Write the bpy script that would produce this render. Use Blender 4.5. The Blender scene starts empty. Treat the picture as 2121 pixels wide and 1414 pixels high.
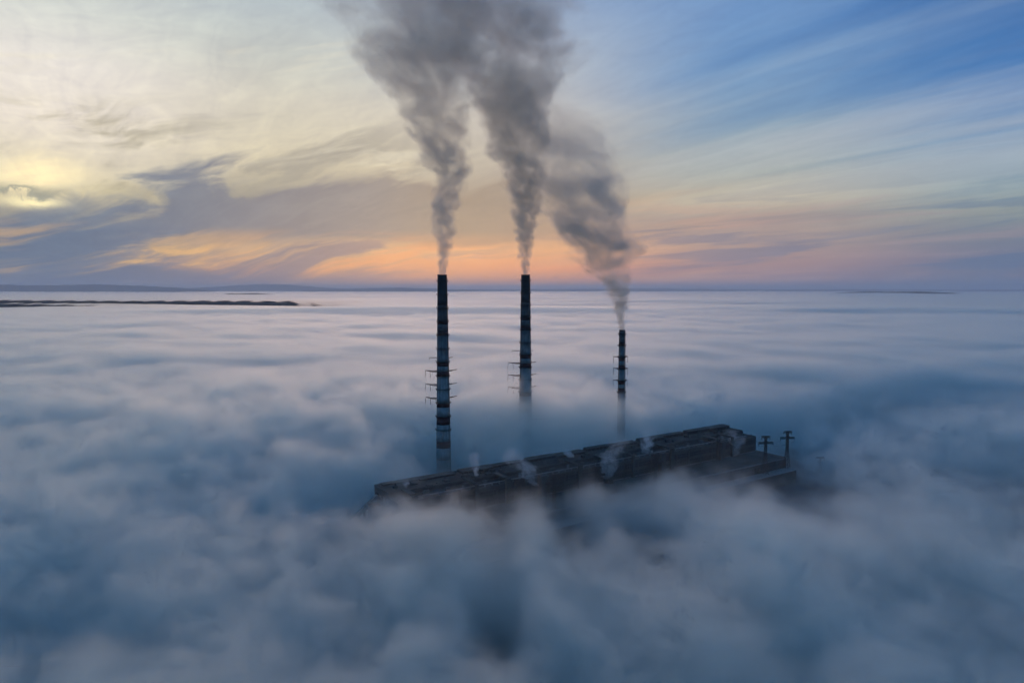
import bpy, bmesh, math, random
import numpy as np
from mathutils import Vector, Matrix

SC = bpy.context.scene
COL = SC.collection
R = math.radians
random.seed(7)

# ------------------------------------------------------------------ camera
CAM_Z = 232.0
PITCH = 4.33
FPX = 1414.0
cam_d = bpy.data.cameras.new("camera")
cam_d.sensor_width = 36.0
cam_d.lens = 36.0 * FPX / 2121.0
cam_d.clip_start = 0.5
cam_d.clip_end = 200000.0
cam = bpy.data.objects.new("camera", cam_d)
COL.objects.link(cam)
cam.location = (0, 0, CAM_Z)
cam.rotation_euler = (R(90 - PITCH), 0, 0)
SC.camera = cam

# ------------------------------------------------------------------ render set-up
SC.render.engine = 'CYCLES'
cy = SC.cycles
cy.use_denoising = True
try:
    cy.denoiser = 'OPENIMAGEDENOISE'
    cy.denoising_input_passes = 'RGB_ALBEDO_NORMAL'
except Exception:
    pass
cy.max_bounces = 16
cy.diffuse_bounces = 2
cy.glossy_bounces = 2
cy.volume_bounces = 10
cy.volume_step_rate = 1.0
cy.volume_max_steps = 512
cy.use_adaptive_sampling = True
cy.adaptive_threshold = 0.045
cy.adaptive_min_samples = 24
SC.view_settings.view_transform = 'Standard'
SC.view_settings.look = 'None'
SC.view_settings.gamma = 1.0
SC.view_settings.exposure = 0.0
try:
    SC.view_settings.use_curve_mapping = False
except Exception:
    pass

SUN_AZ = -8.0      # degrees right of the viewing direction (+Y)
SUN_EL = 6.0


# ------------------------------------------------------------------ node helpers
class V:
    """A socket with arithmetic, for shader and geometry trees alike."""
    def __init__(s, g, sock):
        s.g, s.s = g, sock
    def _m(s, op, *a, clamp=False):
        n = s.g.t.nodes.new('ShaderNodeMath')
        n.operation = op
        n.use_clamp = clamp
        for i, x in enumerate((s,) + a):
            if isinstance(x, V):
                s.g.t.links.new(x.s, n.inputs[i])
            else:
                n.inputs[i].default_value = float(x)
        return V(s.g, n.outputs[0])
    def __add__(s, o): return s._m('ADD', o)
    __radd__ = __add__
    def __sub__(s, o): return s._m('SUBTRACT', o)
    def __rsub__(s, o): return s._m('MULTIPLY', -1.0)._m('ADD', o)
    def __mul__(s, o): return s._m('MULTIPLY', o)
    __rmul__ = __mul__
    def __truediv__(s, o): return s._m('DIVIDE', o)
    def __pow__(s, o): return s._m('POWER', o)
    def max(s, o): return s._m('MAXIMUM', o)
    def min(s, o): return s._m('MINIMUM', o)
    def exp(s): return s._m('EXPONENT')
    def sqrt(s): return s._m('SQRT')
    def abs(s): return s._m('ABSOLUTE')
    def floor(s): return s._m('FLOOR')
    def clamp(s): return s._m('MULTIPLY', 1.0, clamp=True)
    def atan2(s, o): return s._m('ARCTAN2', o)
    def ramp(s, a, b, lo=0.0, hi=1.0, smooth=True):
        n = s.g.t.nodes.new('ShaderNodeMapRange')
        n.interpolation_type = 'SMOOTHSTEP' if smooth else 'LINEAR'
        n.clamp = True
        for k, x in (('Value', s), ('From Min', a), ('From Max', b), ('To Min', lo), ('To Max', hi)):
            i = n.inputs[k]
            if isinstance(x, V):
                s.g.t.links.new(x.s, i)
            else:
                i.default_value = float(x)
        return V(s.g, n.outputs[0])
    def curve(s, pts):
        """pts: [(x, y)], x in any range; y in any range; smooth through the points."""
        xs = [p[0] for p in pts]; ys = [p[1] for p in pts]
        x0, x1, y0, y1 = min(xs), max(xs), min(ys), max(ys)
        if y1 - y0 < 1e-9: y1 = y0 + 1
        t = (s - x0) * (1.0 / (x1 - x0))
        n = s.g.t.nodes.new('ShaderNodeFloatCurve')
        c = n.mapping.curves[0]
        P = [((x - x0) / (x1 - x0), (y - y0) / (y1 - y0)) for x, y in pts]
        c.points[0].location = P[0]
        c.points[-1].location = P[-1]
        for p in P[1:-1]:
            c.points.new(*p)
        for p in c.points:
            p.handle_type = 'AUTO'
        n.mapping.update()
        s.g.t.links.new(t.s, n.inputs['Value'])
        return V(s.g, n.outputs[0]) * (y1 - y0) + y0


class G:
    def __init__(s, t): s.t = t
    def comb(s, x, y, z):
        n = s.t.nodes.new('ShaderNodeCombineXYZ')
        for i, v in enumerate((x, y, z)):
            if isinstance(v, V): s.t.links.new(v.s, n.inputs[i])
            else: n.inputs[i].default_value = float(v)
        return n.outputs[0]
    def sep(s, sock):
        n = s.t.nodes.new('ShaderNodeSeparateXYZ')
        s.t.links.new(sock, n.inputs[0])
        return [V(s, n.outputs[i]) for i in range(3)]
    flat = False

    def noise(s, vec, scale=1.0, detail=3.0, rough=0.5, dist=0.0, lac=2.0, color=False):
        n = s.t.nodes.new('ShaderNodeTexNoise')
        if s.flat: n.noise_dimensions = '2D'
        s.t.links.new(vec, n.inputs['Vector'])
        n.inputs['Scale'].default_value = scale
        n.inputs['Detail'].default_value = detail
        n.inputs['Roughness'].default_value = rough
        n.inputs['Lacunarity'].default_value = lac
        n.inputs['Distortion'].default_value = dist
        if color:
            return [v - 0.5 for v in s.sep(n.outputs['Color'])]
        return V(s, n.outputs[0])
    def mixc(s, f, a, b, mode='MIX'):
        n = s.t.nodes.new('ShaderNodeMix')
        n.data_type = 'RGBA'
        n.blend_type = mode
        for k, v in ((0, f), (6, a), (7, b)):
            i = n.inputs[k]
            if isinstance(v, V): s.t.links.new(v.s, i)
            elif isinstance(v, bpy.types.NodeSocket): s.t.links.new(v, i)
            elif k == 0: i.default_value = v
            else: i.default_value = (*v, 1.0)
        return n.outputs[2]
    def cramp(s, fac, stops, interp='LINEAR'):
        """stops: [(position, (r, g, b) in sRGB 0-255)]"""
        n = s.t.nodes.new('ShaderNodeValToRGB')
        n.color_ramp.interpolation = interp
        e = n.color_ramp.elements
        while len(e) > 1: e.remove(e[-1])
        for i, (p, c) in enumerate(stops):
            el = e[0] if i == 0 else e.new(p)
            el.position = p
            el.color = (*srgb(c), 1.0)
        s.t.links.new(fac.s, n.inputs[0])
        return n.outputs[0]


def srgb(c):
    return tuple((x / 255 / 12.92) if x / 255 <= 0.04045 else ((x / 255 + 0.055) / 1.055) ** 2.4 for x in c)


# ------------------------------------------------------------------ world: the dusk sky
def build_world():
    w = bpy.data.worlds.new("World")
    SC.world = w
    w.use_nodes = True
    nt = w.node_tree
    nt.nodes.clear()
    g = G(nt)
    g.flat = True
    out = nt.nodes.new('ShaderNodeOutputWorld')
    bg_clouds = nt.nodes.new('ShaderNodeBackground')
    bg_nishita = nt.nodes.new('ShaderNodeBackground')
    sky = nt.nodes.new('ShaderNodeTexSky')
    sky.sky_type = 'NISHITA'
    sky.sun_disc = False
    sky.sun_elevation = R(SUN_EL)
    sky.sun_rotation = R(SUN_AZ)
    sky.air_density = 1.0
    sky.dust_density = 1.0
    sky.ozone_density = 2.0
    nt.links.new(sky.outputs[0], bg_nishita.inputs[0])
    bg_nishita.inputs[1].default_value = 0.05
    tc = nt.nodes.new('ShaderNodeTexCoord')
    X, Y, Z = g.sep(tc.outputs['Generated'])
    hyp = (X * X + Y * Y).sqrt().max(0.001)
    el = Z / hyp                      # tangent of the elevation
    az = X.atan2(Y) * (180 / math.pi)  # degrees to the right of +Y
    e = (el / (el.abs() + 0.35)).max(0.0)       # 0 at the horizon, .55 at tan = .43
    def E(py, a):      # photograph row -> ramp position for a column at azimuth a
        t = max(0.0, (600 - py) / FPX * math.cos(R(a)))
        return t / (t + 0.35)
    def col(a, stops, top, zen):
        st = [(E(y, a), c) for y, c in stops][::-1]
        st = sorted([(E(y, a), c) for y, c in stops], key=lambda q: q[0])
        st += [(0.68, top), (0.97, zen)]
        return g.cramp(e, st)
    zen = (24, 114, 178)
    # clear-sky and glow colours seen past the clouds, at five bearings
    c_l = col(-34, [(600, (104, 128, 155)), (575, (112, 128, 150)), (545, (128, 134, 148)), (500, (150, 146, 146)), (440, (190, 178, 150)), (390, (236, 222, 184)),
                    (330, (238, 226, 204)), (240, (252, 240, 224)), (140, (248, 240, 230)), (20, (224, 227, 220))], (80, 130, 180), zen)
    c_m = col(-18, [(600, (128, 130, 148)), (580, (158, 134, 134)), (560, (200, 152, 128)), (520, (212, 172, 136)), (470, (196, 170, 140)), (400, (204, 190, 160)),
                    (320, (226, 214, 186)), (220, (222, 215, 198)), (120, (205, 208, 202)), (10, (190, 202, 208))], (70, 124, 180), zen)
    c_c = col(0, [(600, (150, 134, 146)), (585, (206, 146, 124)), (555, (252, 166, 116)), (520, (250, 184, 130)), (480, (196, 160, 134)), (420, (176, 156, 138)),
                  (340, (190, 178, 164)), (250, (208, 200, 190)), (160, (192, 198, 205)), (20, (158, 178, 206))], (44, 110, 172), zen)
    c_r = col(17, [(600, (128, 124, 150)), (580, (160, 138, 150)), (550, (178, 146, 146)), (500, (186, 160, 150)), (455, (172, 152, 146)), (415, (205, 190, 162)),
                   (360, (172, 180, 176)), (270, (146, 170, 188)), (180, (120, 158, 198)), (20, (112, 152, 204))], (38, 92, 158), zen)
    c_e = col(36, [(600, (98, 122, 152)), (570, (112, 124, 152)), (530, (120, 126, 152)), (480, (126, 136, 152)), (430, (150, 160, 158)), (380, (140, 166, 178)),
                   (310, (112, 154, 190)), (200, (72, 130, 192)), (110, (46, 114, 182)), (10, (36, 100, 170))], (26, 76, 138), zen)
    c_b = col(60, [(600, (44, 94, 134)), (500, (52, 104, 146)), (380, (44, 110, 160)), (200, (34, 114, 174)), (10, (26, 110, 172))], (22, 108, 170), zen)
    c = g.mixc(az.ramp(-34, -18), c_l, c_m)
    c = g.mixc(az.ramp(-18, 1), c, c_c)
    c = g.mixc(az.ramp(1, 19), c, c_r)
    c = g.mixc(az.ramp(19, 37), c, c_e)
    back = az.abs().ramp(50, 110)
    c = g.mixc(back, c, c_b)
    # cirrus on a flat layer overhead: long streaks converging on the bearing -30
    a0 = R(-31)
    zz = el.max(0.0) + 0.035
    ux = X / hyp / zz
    uy = Y / hyp / zz
    along = ux * math.sin(a0) + uy * math.cos(a0)
    across = ux * math.cos(a0) - uy * math.sin(a0)
    p1 = g.comb(along * 0.16, across * 1.0, 0.0)
    streak = g.noise(p1, 1.15, 5, 0.52, 0.35)
    p2 = g.comb(along * 0.05 + 13.7, across * 0.7 + 5.0, 0.0)
    streak2 = g.noise(p2, 0.75, 4, 0.55, 0.5)
    # right-hand side: pale veils over the blue
    right = az.ramp(-6, 22)
    hi = el.ramp(0.05, 0.2)
    veil = (streak * 0.55 + streak2 * 0.45).ramp(0.38, 0.64) * right * hi
    gap = (streak * 0.45 + streak2 * 0.55).ramp(0.55, 0.36) * right * hi
    c = g.mixc(veil * 0.55, c, g.mixc(el.ramp(0.1, 0.4), srgb((212, 208, 202)), srgb((146, 178, 214))))
    c = g.mixc(gap * 0.38, c, g.mixc(az.ramp(0, 30), srgb((104, 150, 204)), srgb((36, 110, 184))))
    # low bands near the horizon, everywhere: thin grey-blue bars over the glow
    p3 = g.comb(az * 0.035 + 21.0, el * 26.0 - az * 0.028, 0.0)
    bars = g.noise(p3, 1.6, 5, 0.55, 0.4)
    lowm = el.ramp(0.17, 0.06) * az.ramp(-4, 10)
    c = g.mixc(bars.ramp(0.5, 0.64) * lowm * 0.55, c, g.mixc(az.ramp(0, 30), srgb((150, 132, 142)), srgb((84, 116, 156))))
    c = g.mixc(bars.ramp(0.47, 0.36) * lowm * el.ramp(0.0, 0.02) * 0.45, c, g.mixc(az.ramp(5, 34), srgb((232, 178, 142)), srgb((168, 152, 160))))
    # left-hand side: thick, torn altostratus in grey-blue with lit gaps
    left = az.ramp(4, -10)
    wv = g.noise(g.comb(az * 0.06, el * 6.0, 0.0), 1.3, 3, 0.5, 0.0, color=True)
    q = g.comb(az * 0.055 + wv[0] * 0.85, el * 9.5 - az * 0.075 + wv[1] * 1.0, 5.0)
    torn = g.noise(q, 1.25, 6, 0.56, 0.25)
    q2 = g.comb(az * 0.03 + wv[1] * 0.35, el * 15.0 - az * 0.05 + wv[2] * 0.75, 9.0)
    torn2 = g.noise(q2, 1.6, 5, 0.6, 0.2)
    # the big grey deck between rows 370 and 500, thinning upwards, torn along its edges
    upper_edge = az.curve([(-60, 0.07), (-38, 0.088), (-33, 0.108), (-27, 0.135), (-20, 0.150), (-10, 0.158), (0, 0.150), (8, 0.13)])
    tear = (torn - 0.5) * 0.17 + (torn2 - 0.5) * 0.05
    over = el - upper_edge + tear
    lower_edge = az.ramp(-40, -12, 0.050, 0.066)
    deck = over.ramp(0.016, -0.022) * (el - lower_edge + (torn2 - 0.5) * 0.075).ramp(-0.006, 0.012) * az.ramp(8, -6)
    deckc = g.mixc(az.ramp(-34, -12), srgb((100, 118, 146)), srgb((140, 134, 140)))
    deckc = g.mixc(az.ramp(-14, -3), deckc, srgb((160, 142, 128)))
    c = g.mixc(deck * 0.9, c, deckc)
    gold = torn2.ramp(0.46, 0.60) * el.ramp(0.088, 0.066) * el.ramp(0.010, 0.03) * left * (1.0 - deck * 0.5)
    c = g.mixc(gold * 0.85, c, g.mixc(az.ramp(-30, -8), srgb((250, 198, 122)), srgb((252, 170, 112))))
    lowbar = torn2.ramp(0.50, 0.38) * el.ramp(0.09, 0.06) * left
    c = g.mixc(lowbar * 0.88, c, g.mixc(az.ramp(-34, -4), srgb((92, 116, 148)), srgb((158, 132, 136))))
    upper = (torn * 0.75 + torn2 * 0.25).ramp(0.47, 0.62) * el.ramp(0.10, 0.13) * el.ramp(0.26, 0.19) * az.ramp(0, -12)
    c = g.mixc(upper * 0.7, c, g.mixc(az.ramp(-36, -18), srgb((170, 158, 122)), srgb((158, 152, 144))))
    bright = torn2.ramp(0.56, 0.7) * el.ramp(0.12, 0.2) * el.ramp(0.4, 0.28) * left
    c = g.mixc(bright * 0.4, c, srgb((250, 240, 214)))
    # the sun's glow behind the cloud edge
    wisp = g.noise(g.comb(az * 0.35, el * 22.0, 2.0), 1.5, 6, 0.65, 0.4)
    dx = (az - (-34.2)) / 2.8
    dy = (el - 0.136) / 0.030
    glow = (-1.0 * (dx * dx + dy * dy)).exp() * ((torn * 0.5 + torn2 * 0.5).ramp(0.62, 0.36) * 1.0 + 0.12)
    c = g.mixc((glow * 1.0).clamp() * 0.9, c, (1.3, 1.08, 0.62))
    dy2 = (el - 0.1035 + (wisp - 0.5) * 0.012) / 0.0055
    dx2 = (az - (-34.8)) / 1.6
    slit = (-1.0 * (dx2 * dx2 + dy2 * dy2)).exp()
    c = g.mixc(slit, c, (1.3, 1.12, 0.62))
    cb = ((el - 0.1165 + (wisp - 0.5) * 0.035) / (wisp.ramp(0.3, 0.7, 0.002, 0.010)))
    cloudbar = (-1.0 * (cb * cb)).exp() * az.ramp(-31.5, -34.5)
    c = g.mixc(cloudbar * 0.6, c, srgb((112, 126, 128)))
    # fibres inside all the cloud
    fib = g.noise(g.comb(along * 0.35 + wv[0], across * 2.6 + wv[1], 8.0), 2.2, 4, 0.68, 0.6)
    fib2 = g.noise(g.comb(az * 0.16 + wv[0] * 2.0, el * 34.0 - az * 0.10 + wv[1] * 2.0, 4.0), 1.4, 5, 0.66, 0.5)
    amt_ = (fib * 0.5 + fib2 * 0.5 - 0.5) * az.ramp(-36, 30, 0.62, 0.34) * el.ramp(0.0, 0.06, 0.4, 1.0) + 1.0
    c = g.mixc(1.0, c, g.comb(amt_, amt_, (amt_ - 1.0) * 0.7 + 1.0), 'MULTIPLY')
    # below the horizon: dim ground colour
    c = g.mixc(el.ramp(-0.001, -0.02), c, srgb((70, 88, 108)))
    nt.links.new(c, bg_clouds.inputs[0])
    bg_clouds.inputs[1].default_value = 1.0
    mx = nt.nodes.new('ShaderNodeMixShader')
    mx.inputs[0].default_value = 0.9
    nt.links.new(bg_nishita.outputs[0], mx.inputs[1])
    nt.links.new(bg_clouds.outputs[0], mx.inputs[2])
    nt.links.new(mx.outputs[0], out.inputs['Surface'])
    w.cycles.sampling_method = 'NONE'
    w.cycles.sample_map_resolution = 1024


build_world()

sun_d = bpy.data.lights.new("sun", 'SUN')
sun_d.energy = 0.9
sun_d.angle = R(38)
sun_d.color = (1.0, 0.57, 0.41)
sun = bpy.data.objects.new("sun", sun_d)
COL.objects.link(sun)
sd = Vector((math.sin(R(SUN_AZ)) * math.cos(R(SUN_EL)), math.cos(R(SUN_AZ)) * math.cos(R(SUN_EL)), math.sin(R(SUN_EL))))
sun.rotation_euler = sd.to_track_quat('Z', 'Y').to_euler()
sun.location = sd * 500 + Vector((0, 600, 300))


# ------------------------------------------------------------------ helpers for things
def at(px, py, Y):
    """World point at depth Y (metres ahead of the camera) behind photograph pixel (px, py)."""
    u = (px - 1060.5) / FPX
    v = -(py - 707.0) / FPX
    c, s = math.cos(R(PITCH)), math.sin(R(PITCH))
    d = Vector((u, c + v * s, -s + v * c))
    return Vector((0, 0, CAM_Z)) + d * (Y / d.y)


def tag(o, label=None, cat=None, group=None, kind=None):
    if label: o['label'] = label
    if cat: o['category'] = cat
    if group: o['group'] = group
    if kind: o['kind'] = kind
    return o


def mat(name, color=(0.3, 0.3, 0.3), rough=0.8, var=0.25, scale=0.15, metal=0.0, stretch=(1, 1, 1), bump=0.0, dark=None):
    m = bpy.data.materials.new(name)
    m.use_nodes = True
    nt = m.node_tree
    g = G(nt)
    b = nt.nodes['Principled BSDF']
    tc = nt.nodes.new('ShaderNodeTexCoord')
    X, Y, Z = g.sep(tc.outputs['Object'])
    p = g.comb(X * stretch[0], Y * stretch[1], Z * stretch[2])
    n = g.noise(p, scale, 6, 0.6)
    n2 = g.noise(p, scale * 7, 4, 0.6)
    f = (n * 0.65 + n2 * 0.35).ramp(0.3, 0.7)
    lo = dark or tuple(x * (1 - var) for x in color)
    hi = tuple(min(1, x * (1 + var)) for x in color)
    nt.links.new(g.mixc(f, lo, hi), b.inputs['Base Color'])
    b.inputs['Roughness'].default_value = rough
    b.inputs['Metallic'].default_value = metal
    if bump:
        bn = nt.nodes.new('ShaderNodeBump')
        bn.inputs['Strength'].default_value = bump
        nt.links.new(n2.s, bn.inputs['Height'])
        nt.links.new(bn.outputs[0], b.inputs['Normal'])
    return m


def obj(name, bm, m, parent=None, loc=None):
    me = bpy.data.meshes.new(name)
    bm.to_mesh(me)
    bm.free()
    me.materials.append(m)
    o = bpy.data.objects.new(name, me)
    COL.objects.link(o)
    if parent: o.parent = parent
    if loc is not None: o.location = loc
    return o


def empty(name, loc, rz=0.0):
    o = bpy.data.objects.new(name, None)
    o.empty_display_size = 5
    COL.objects.link(o)
    o.location = loc
    o.rotation_euler = (0, 0, rz)
    return o


# ------------------------------------------------------------------ fog
def fog_mat(name, color, aniso, dens=1.0, absorb=(0, 0, 0)):
    m = bpy.data.materials.new(name)
    m.use_nodes = True
    nt = m.node_tree
    nt.nodes.clear()
    out = nt.nodes.new('ShaderNodeOutputMaterial')
    pv = nt.nodes.new('ShaderNodeVolumePrincipled')
    pv.inputs['Color'].default_value = (*color, 1)
    pv.inputs['Anisotropy'].default_value = aniso
    pv.inputs['Density'].default_value = dens
    pv.inputs['Density Attribute'].default_value = 'density'
    nt.links.new(pv.outputs[0], out.inputs['Volume'])
    return m


def volume_object(name, lo, hi, vox, density_fn, material, step=0.0, loc=(0, 0, 0)):
    """A volume filled from a density field that geometry nodes evaluate on a voxel grid."""
    vd = bpy.data.volumes.new(name)
    vd.materials.append(material)
    vd.render.step_size = step
    o = bpy.data.objects.new(name, vd)
    COL.objects.link(o)
    o.location = loc
    ng = bpy.data.node_groups.new(name + "_field", 'GeometryNodeTree')
    ng.interface.new_socket('Geometry', in_out='INPUT', socket_type='NodeSocketGeometry')
    ng.interface.new_socket('Geometry', in_out='OUTPUT', socket_type='NodeSocketGeometry')
    go = ng.nodes.new('NodeGroupOutput')
    ng.nodes.new('NodeGroupInput')
    vc = ng.nodes.new('GeometryNodeVolumeCube')
    pos = ng.nodes.new('GeometryNodeInputPosition')
    g = G(ng)
    d = density_fn(g, *g.sep(pos.outputs[0]))
    ng.links.new(d.s, vc.inputs['Density'])
    vc.inputs['Min'].default_value = lo
    vc.inputs['Max'].default_value = hi
    for i, ax in enumerate('XYZ'):
        v = vox[i] if isinstance(vox, (tuple, list)) else vox
        vc.inputs['Resolution ' + ax].default_value = max(4, int((hi[i] - lo[i]) / v))
    sm = ng.nodes.new('GeometryNodeSetMaterial')
    sm.inputs['Material'].default_value = material
    ng.links.new(vc.outputs[0], sm.inputs[0])
    ng.links.new(sm.outputs[0], go.inputs[0])
    md = o.modifiers.new('field', 'NODES')
    md.node_group = ng
    return o
# ------------------------------------------------------------------ frame of the power house
# u runs along the building from its left end, n from its rear wall towards the camera's side
BX, BY = -129.0, 628.0
UX, UY = 0.830, 0.557
BROT = math.atan2(UY, UX)


def un(u, n, z=0.0):
    return Vector((BX + UX * u + UY * n, BY + UY * u - UX * n, z))


# ------------------------------------------------------------------ ground
def build_ground():
    bm = bmesh.new()
    bmesh.ops.create_grid(bm, x_segments=1, y_segments=1, size=110000)
    tag(obj('ground', bm, mat('ground_earth', (0.05, 0.052, 0.045), 0.95, 0.4, 0.02)), kind='structure')
    bm = bmesh.new()
    bmesh.ops.create_grid(bm, x_segments=1, y_segments=1, size=1, matrix=Matrix.Diagonal((420, 190, 1, 1)))
    o = obj('yard_pavement', bm, mat('yard_asphalt', (0.06, 0.06, 0.062), 0.9, 0.3, 0.05), loc=un(260, 110, 0.006))
    o.rotation_euler = (0, 0, BROT)
    tag(o, kind='structure')


# ------------------------------------------------------------------ hills that stand above the fog
def ridge(name, x0, x1, y, depth, tops, m, seed, rough=0.06, nx=220, ny=14):
    """tops: [(fraction along, height)]: the crest's profile."""
    rng = np.random.default_rng(seed)
    t = np.linspace(0, 1, nx)
    crest = np.interp(t, [a for a, _ in tops], [b for _, b in tops])
    for k in range(1, 9):
        crest = crest + np.interp(t, np.linspace(0, 1, 5 * 2 ** k // 2 + 2), rng.normal(0, 1, 5 * 2 ** k // 2 + 2)) * rough * max(tops, key=lambda p: p[1])[1] / (1.55 ** k)
    s = np.linspace(-1, 1, ny)
    verts, faces = [], []
    wob = rng.normal(0, depth * 0.05, (nx, ny))
    for i in range(nx):
        for j in range(ny):
            prof = (1 - abs(s[j]) ** 2.6)
            z = crest[i] * prof * (1 + 0.03 * math.sin(i * 0.7 + j)) - 4
            verts.append((x0 + (x1 - x0) * t[i], y + s[j] * depth + wob[i, j] * (1 - abs(s[j])), z))
    for i in range(nx - 1):
        for j in range(ny - 1):
            a = i * ny + j
            faces.append((a, a + ny, a + ny + 1, a + 1))
    me = bpy.data.meshes.new(name)
    me.from_pydata(verts, [], faces)
    me.polygons.foreach_set('use_smooth', [True] * len(faces))
    me.materials.append(m)
    o = bpy.data.objects.new(name, me)
    COL.objects.link(o)
    tag(o, kind='structure')
    return o


def build_hills():
    forest = mat('hill_forest', (0.014, 0.02, 0.02), 0.95, 0.3, 0.004)
    forest.node_tree.nodes['Principled BSDF'].inputs['Specular IOR Level'].default_value = 0.0
    # the long dark wooded plateau that just stands out of the fog on the left
    ridge('hills', -7600, -1700, 7600, 1900, [(0, 112), (0.1, 114), (0.3, 116), (0.5, 114), (0.7, 109), (0.85, 103), (1, 85)], forest, 3, 0.018, ny=40)
    ridge('hills', -9500, -3600, 6300, 500, [(0, 122), (0.3, 121), (0.6, 113), (0.8, 104), (1, 86)], forest, 5, 0.010)
    ridge('hills', -7900, -6300, 18500, 420, [(0, 95), (0.2, 128), (0.6, 136), (1, 95)], forest, 6, 0.02)
    # far mountains along the horizon
    ridge('hills', -42000, -19500, 43000, 3000, [(0, 460), (0.15, 520), (0.35, 600), (0.5, 500), (0.72, 560), (0.85, 450), (0.93, 360), (1, 200)], forest, 11, 0.035)
    ridge('hills', -37000, -12500, 60000, 3000, [(0, 300), (0.35, 330), (0.5, 560), (0.62, 720), (0.72, 640), (0.84, 420), (1, 240)], forest, 12, 0.03)
    ridge('hills', -15500, -3000, 52000, 2500, [(0, 200), (0.3, 330), (0.55, 380), (0.8, 300), (1, 220)], forest, 13, 0.03)
    ridge('hills', -4000, 58000, 62000, 2500, [(0, 240), (0.1, 280), (0.25, 330), (0.4, 280), (0.55, 260), (0.7, 235), (1, 250)], forest, 14, 0.03)
    ridge('hills', 10500, 14500, 21500, 350, [(0, 90), (0.2, 130), (0.6, 138), (0.8, 128), (1, 90)], forest, 15, 0.02)
    ridge('hills', 12000, 17500, 26500, 350, [(0, 90), (0.3, 165), (0.5, 150), (0.7, 168), (1, 90)], forest, 16, 0.02)


# ------------------------------------------------------------------ chimneys
def ring(bm, r0, r1, z0, z1, seg=48):
    """A hollow ring with a rectangular section."""
    vs = []
    for k in range(seg):
        a = 2 * math.pi * k / seg
        c, s = math.cos(a), math.sin(a)
        vs.append([bm.verts.new((r * c, r * s, z)) for r, z in ((r0, z0), (r1, z0), (r1, z1), (r0, z1))])
    for k in range(seg):
        A, B = vs[k], vs[(k + 1) % seg]
        for i in range(4):
            j = (i + 1) % 4
            bm.faces.new((A[i], B[i], B[j], A[j]))


def bar(bm, a, b, w=0.2, h=None):
    a, b = Vector(a), Vector(b)
    d = b - a
    q = d.to_track_quat('Z', 'Y').to_matrix().to_4x4()
    bmesh.ops.create_cube(bm, size=1, matrix=Matrix.Translation((a + b) / 2) @ q @ Matrix.Diagonal((w, h or w, d.length, 1)))


def tube_shell(bm, ra, rb, za, zb, thick, seg=48):
    vs = []
    for k in range(seg):
        a = 2 * math.pi * k / seg
        c, s = math.cos(a), math.sin(a)
        vs.append([bm.verts.new((r * c, r * s, z)) for r, z in ((ra, za), (rb, zb), (rb - thick, zb), (ra - thick, za))])
    for k in range(seg):
        A, B = vs[k], vs[(k + 1) % seg]
        for i in range(4):
            j = (i + 1) % 4
            f = bm.faces.new((A[i], B[i], B[j], A[j]))
            f.smooth = i in (0, 2)


def chimney_mats():
    """White and red paint bands and bare concrete, darkened towards the mouth by streaky sooty stains and backlit shade put into the colour (z in the chimney's own metres)."""
    def m(name, base, lo):
        mt = bpy.data.materials.new(name)
        mt.use_nodes = True
        nt = mt.node_tree
        g = G(nt)
        b = nt.nodes['Principled BSDF']
        tc = nt.nodes.new('ShaderNodeTexCoord')
        X, Y, Z = g.sep(tc.outputs['Object'])
        a = X.atan2(Y)
        rain = g.noise(g.comb(a * 4.0, 0.0, Z * 0.02), 1.6, 5, 0.6)
        grime = g.noise(g.comb(X, Y, Z * 0.5), 0.35, 6, 0.6)
        lift = g.noise(g.comb(a * 1.2, 1.0, Z * 0.9), 0.9, 3, 0.5)      # pour joints of the concrete lifts
        c = g.mixc((rain * 0.6 + grime * 0.4).ramp(0.35, 0.68), base, lo)
        c = g.mixc(lift.ramp(0.5, 0.7) * 0.25, c, tuple(x * 0.7 for x in base))
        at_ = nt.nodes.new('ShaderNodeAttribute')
        at_.attribute_name = 'soot_shade'
        soot_shade = V(g, at_.outputs['Fac'])
        k = (soot_shade + (rain - 0.5) * 0.7).clamp()
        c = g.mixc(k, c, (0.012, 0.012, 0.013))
        nt.links.new(c, b.inputs['Base Color'])
        b.inputs['Roughness'].default_value = 0.85
        return mt
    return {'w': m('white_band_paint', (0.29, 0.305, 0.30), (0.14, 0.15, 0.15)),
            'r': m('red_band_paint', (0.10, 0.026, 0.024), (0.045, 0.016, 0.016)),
            'c': m('raw_concrete', (0.2, 0.2, 0.195), (0.11, 0.11, 0.105))}


CM = chimney_mats()
M_STEEL = mat('dark_steel', (0.03, 0.028, 0.028), 0.7, 0.3, 0.5, metal=0.3)
M_RUST = mat('rusty_steel', (0.06, 0.035, 0.028), 0.8, 0.4, 0.5, metal=0.2)


def set_soot_shade(me, H, depth, amt):  # darkens towards the mouth: backlit shade painted in along with sooty staining
    at_ = me.attributes.new('soot_shade', 'FLOAT', 'POINT')
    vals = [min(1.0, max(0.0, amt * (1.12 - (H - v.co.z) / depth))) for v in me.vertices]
    at_.data.foreach_set('value', vals)


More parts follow.
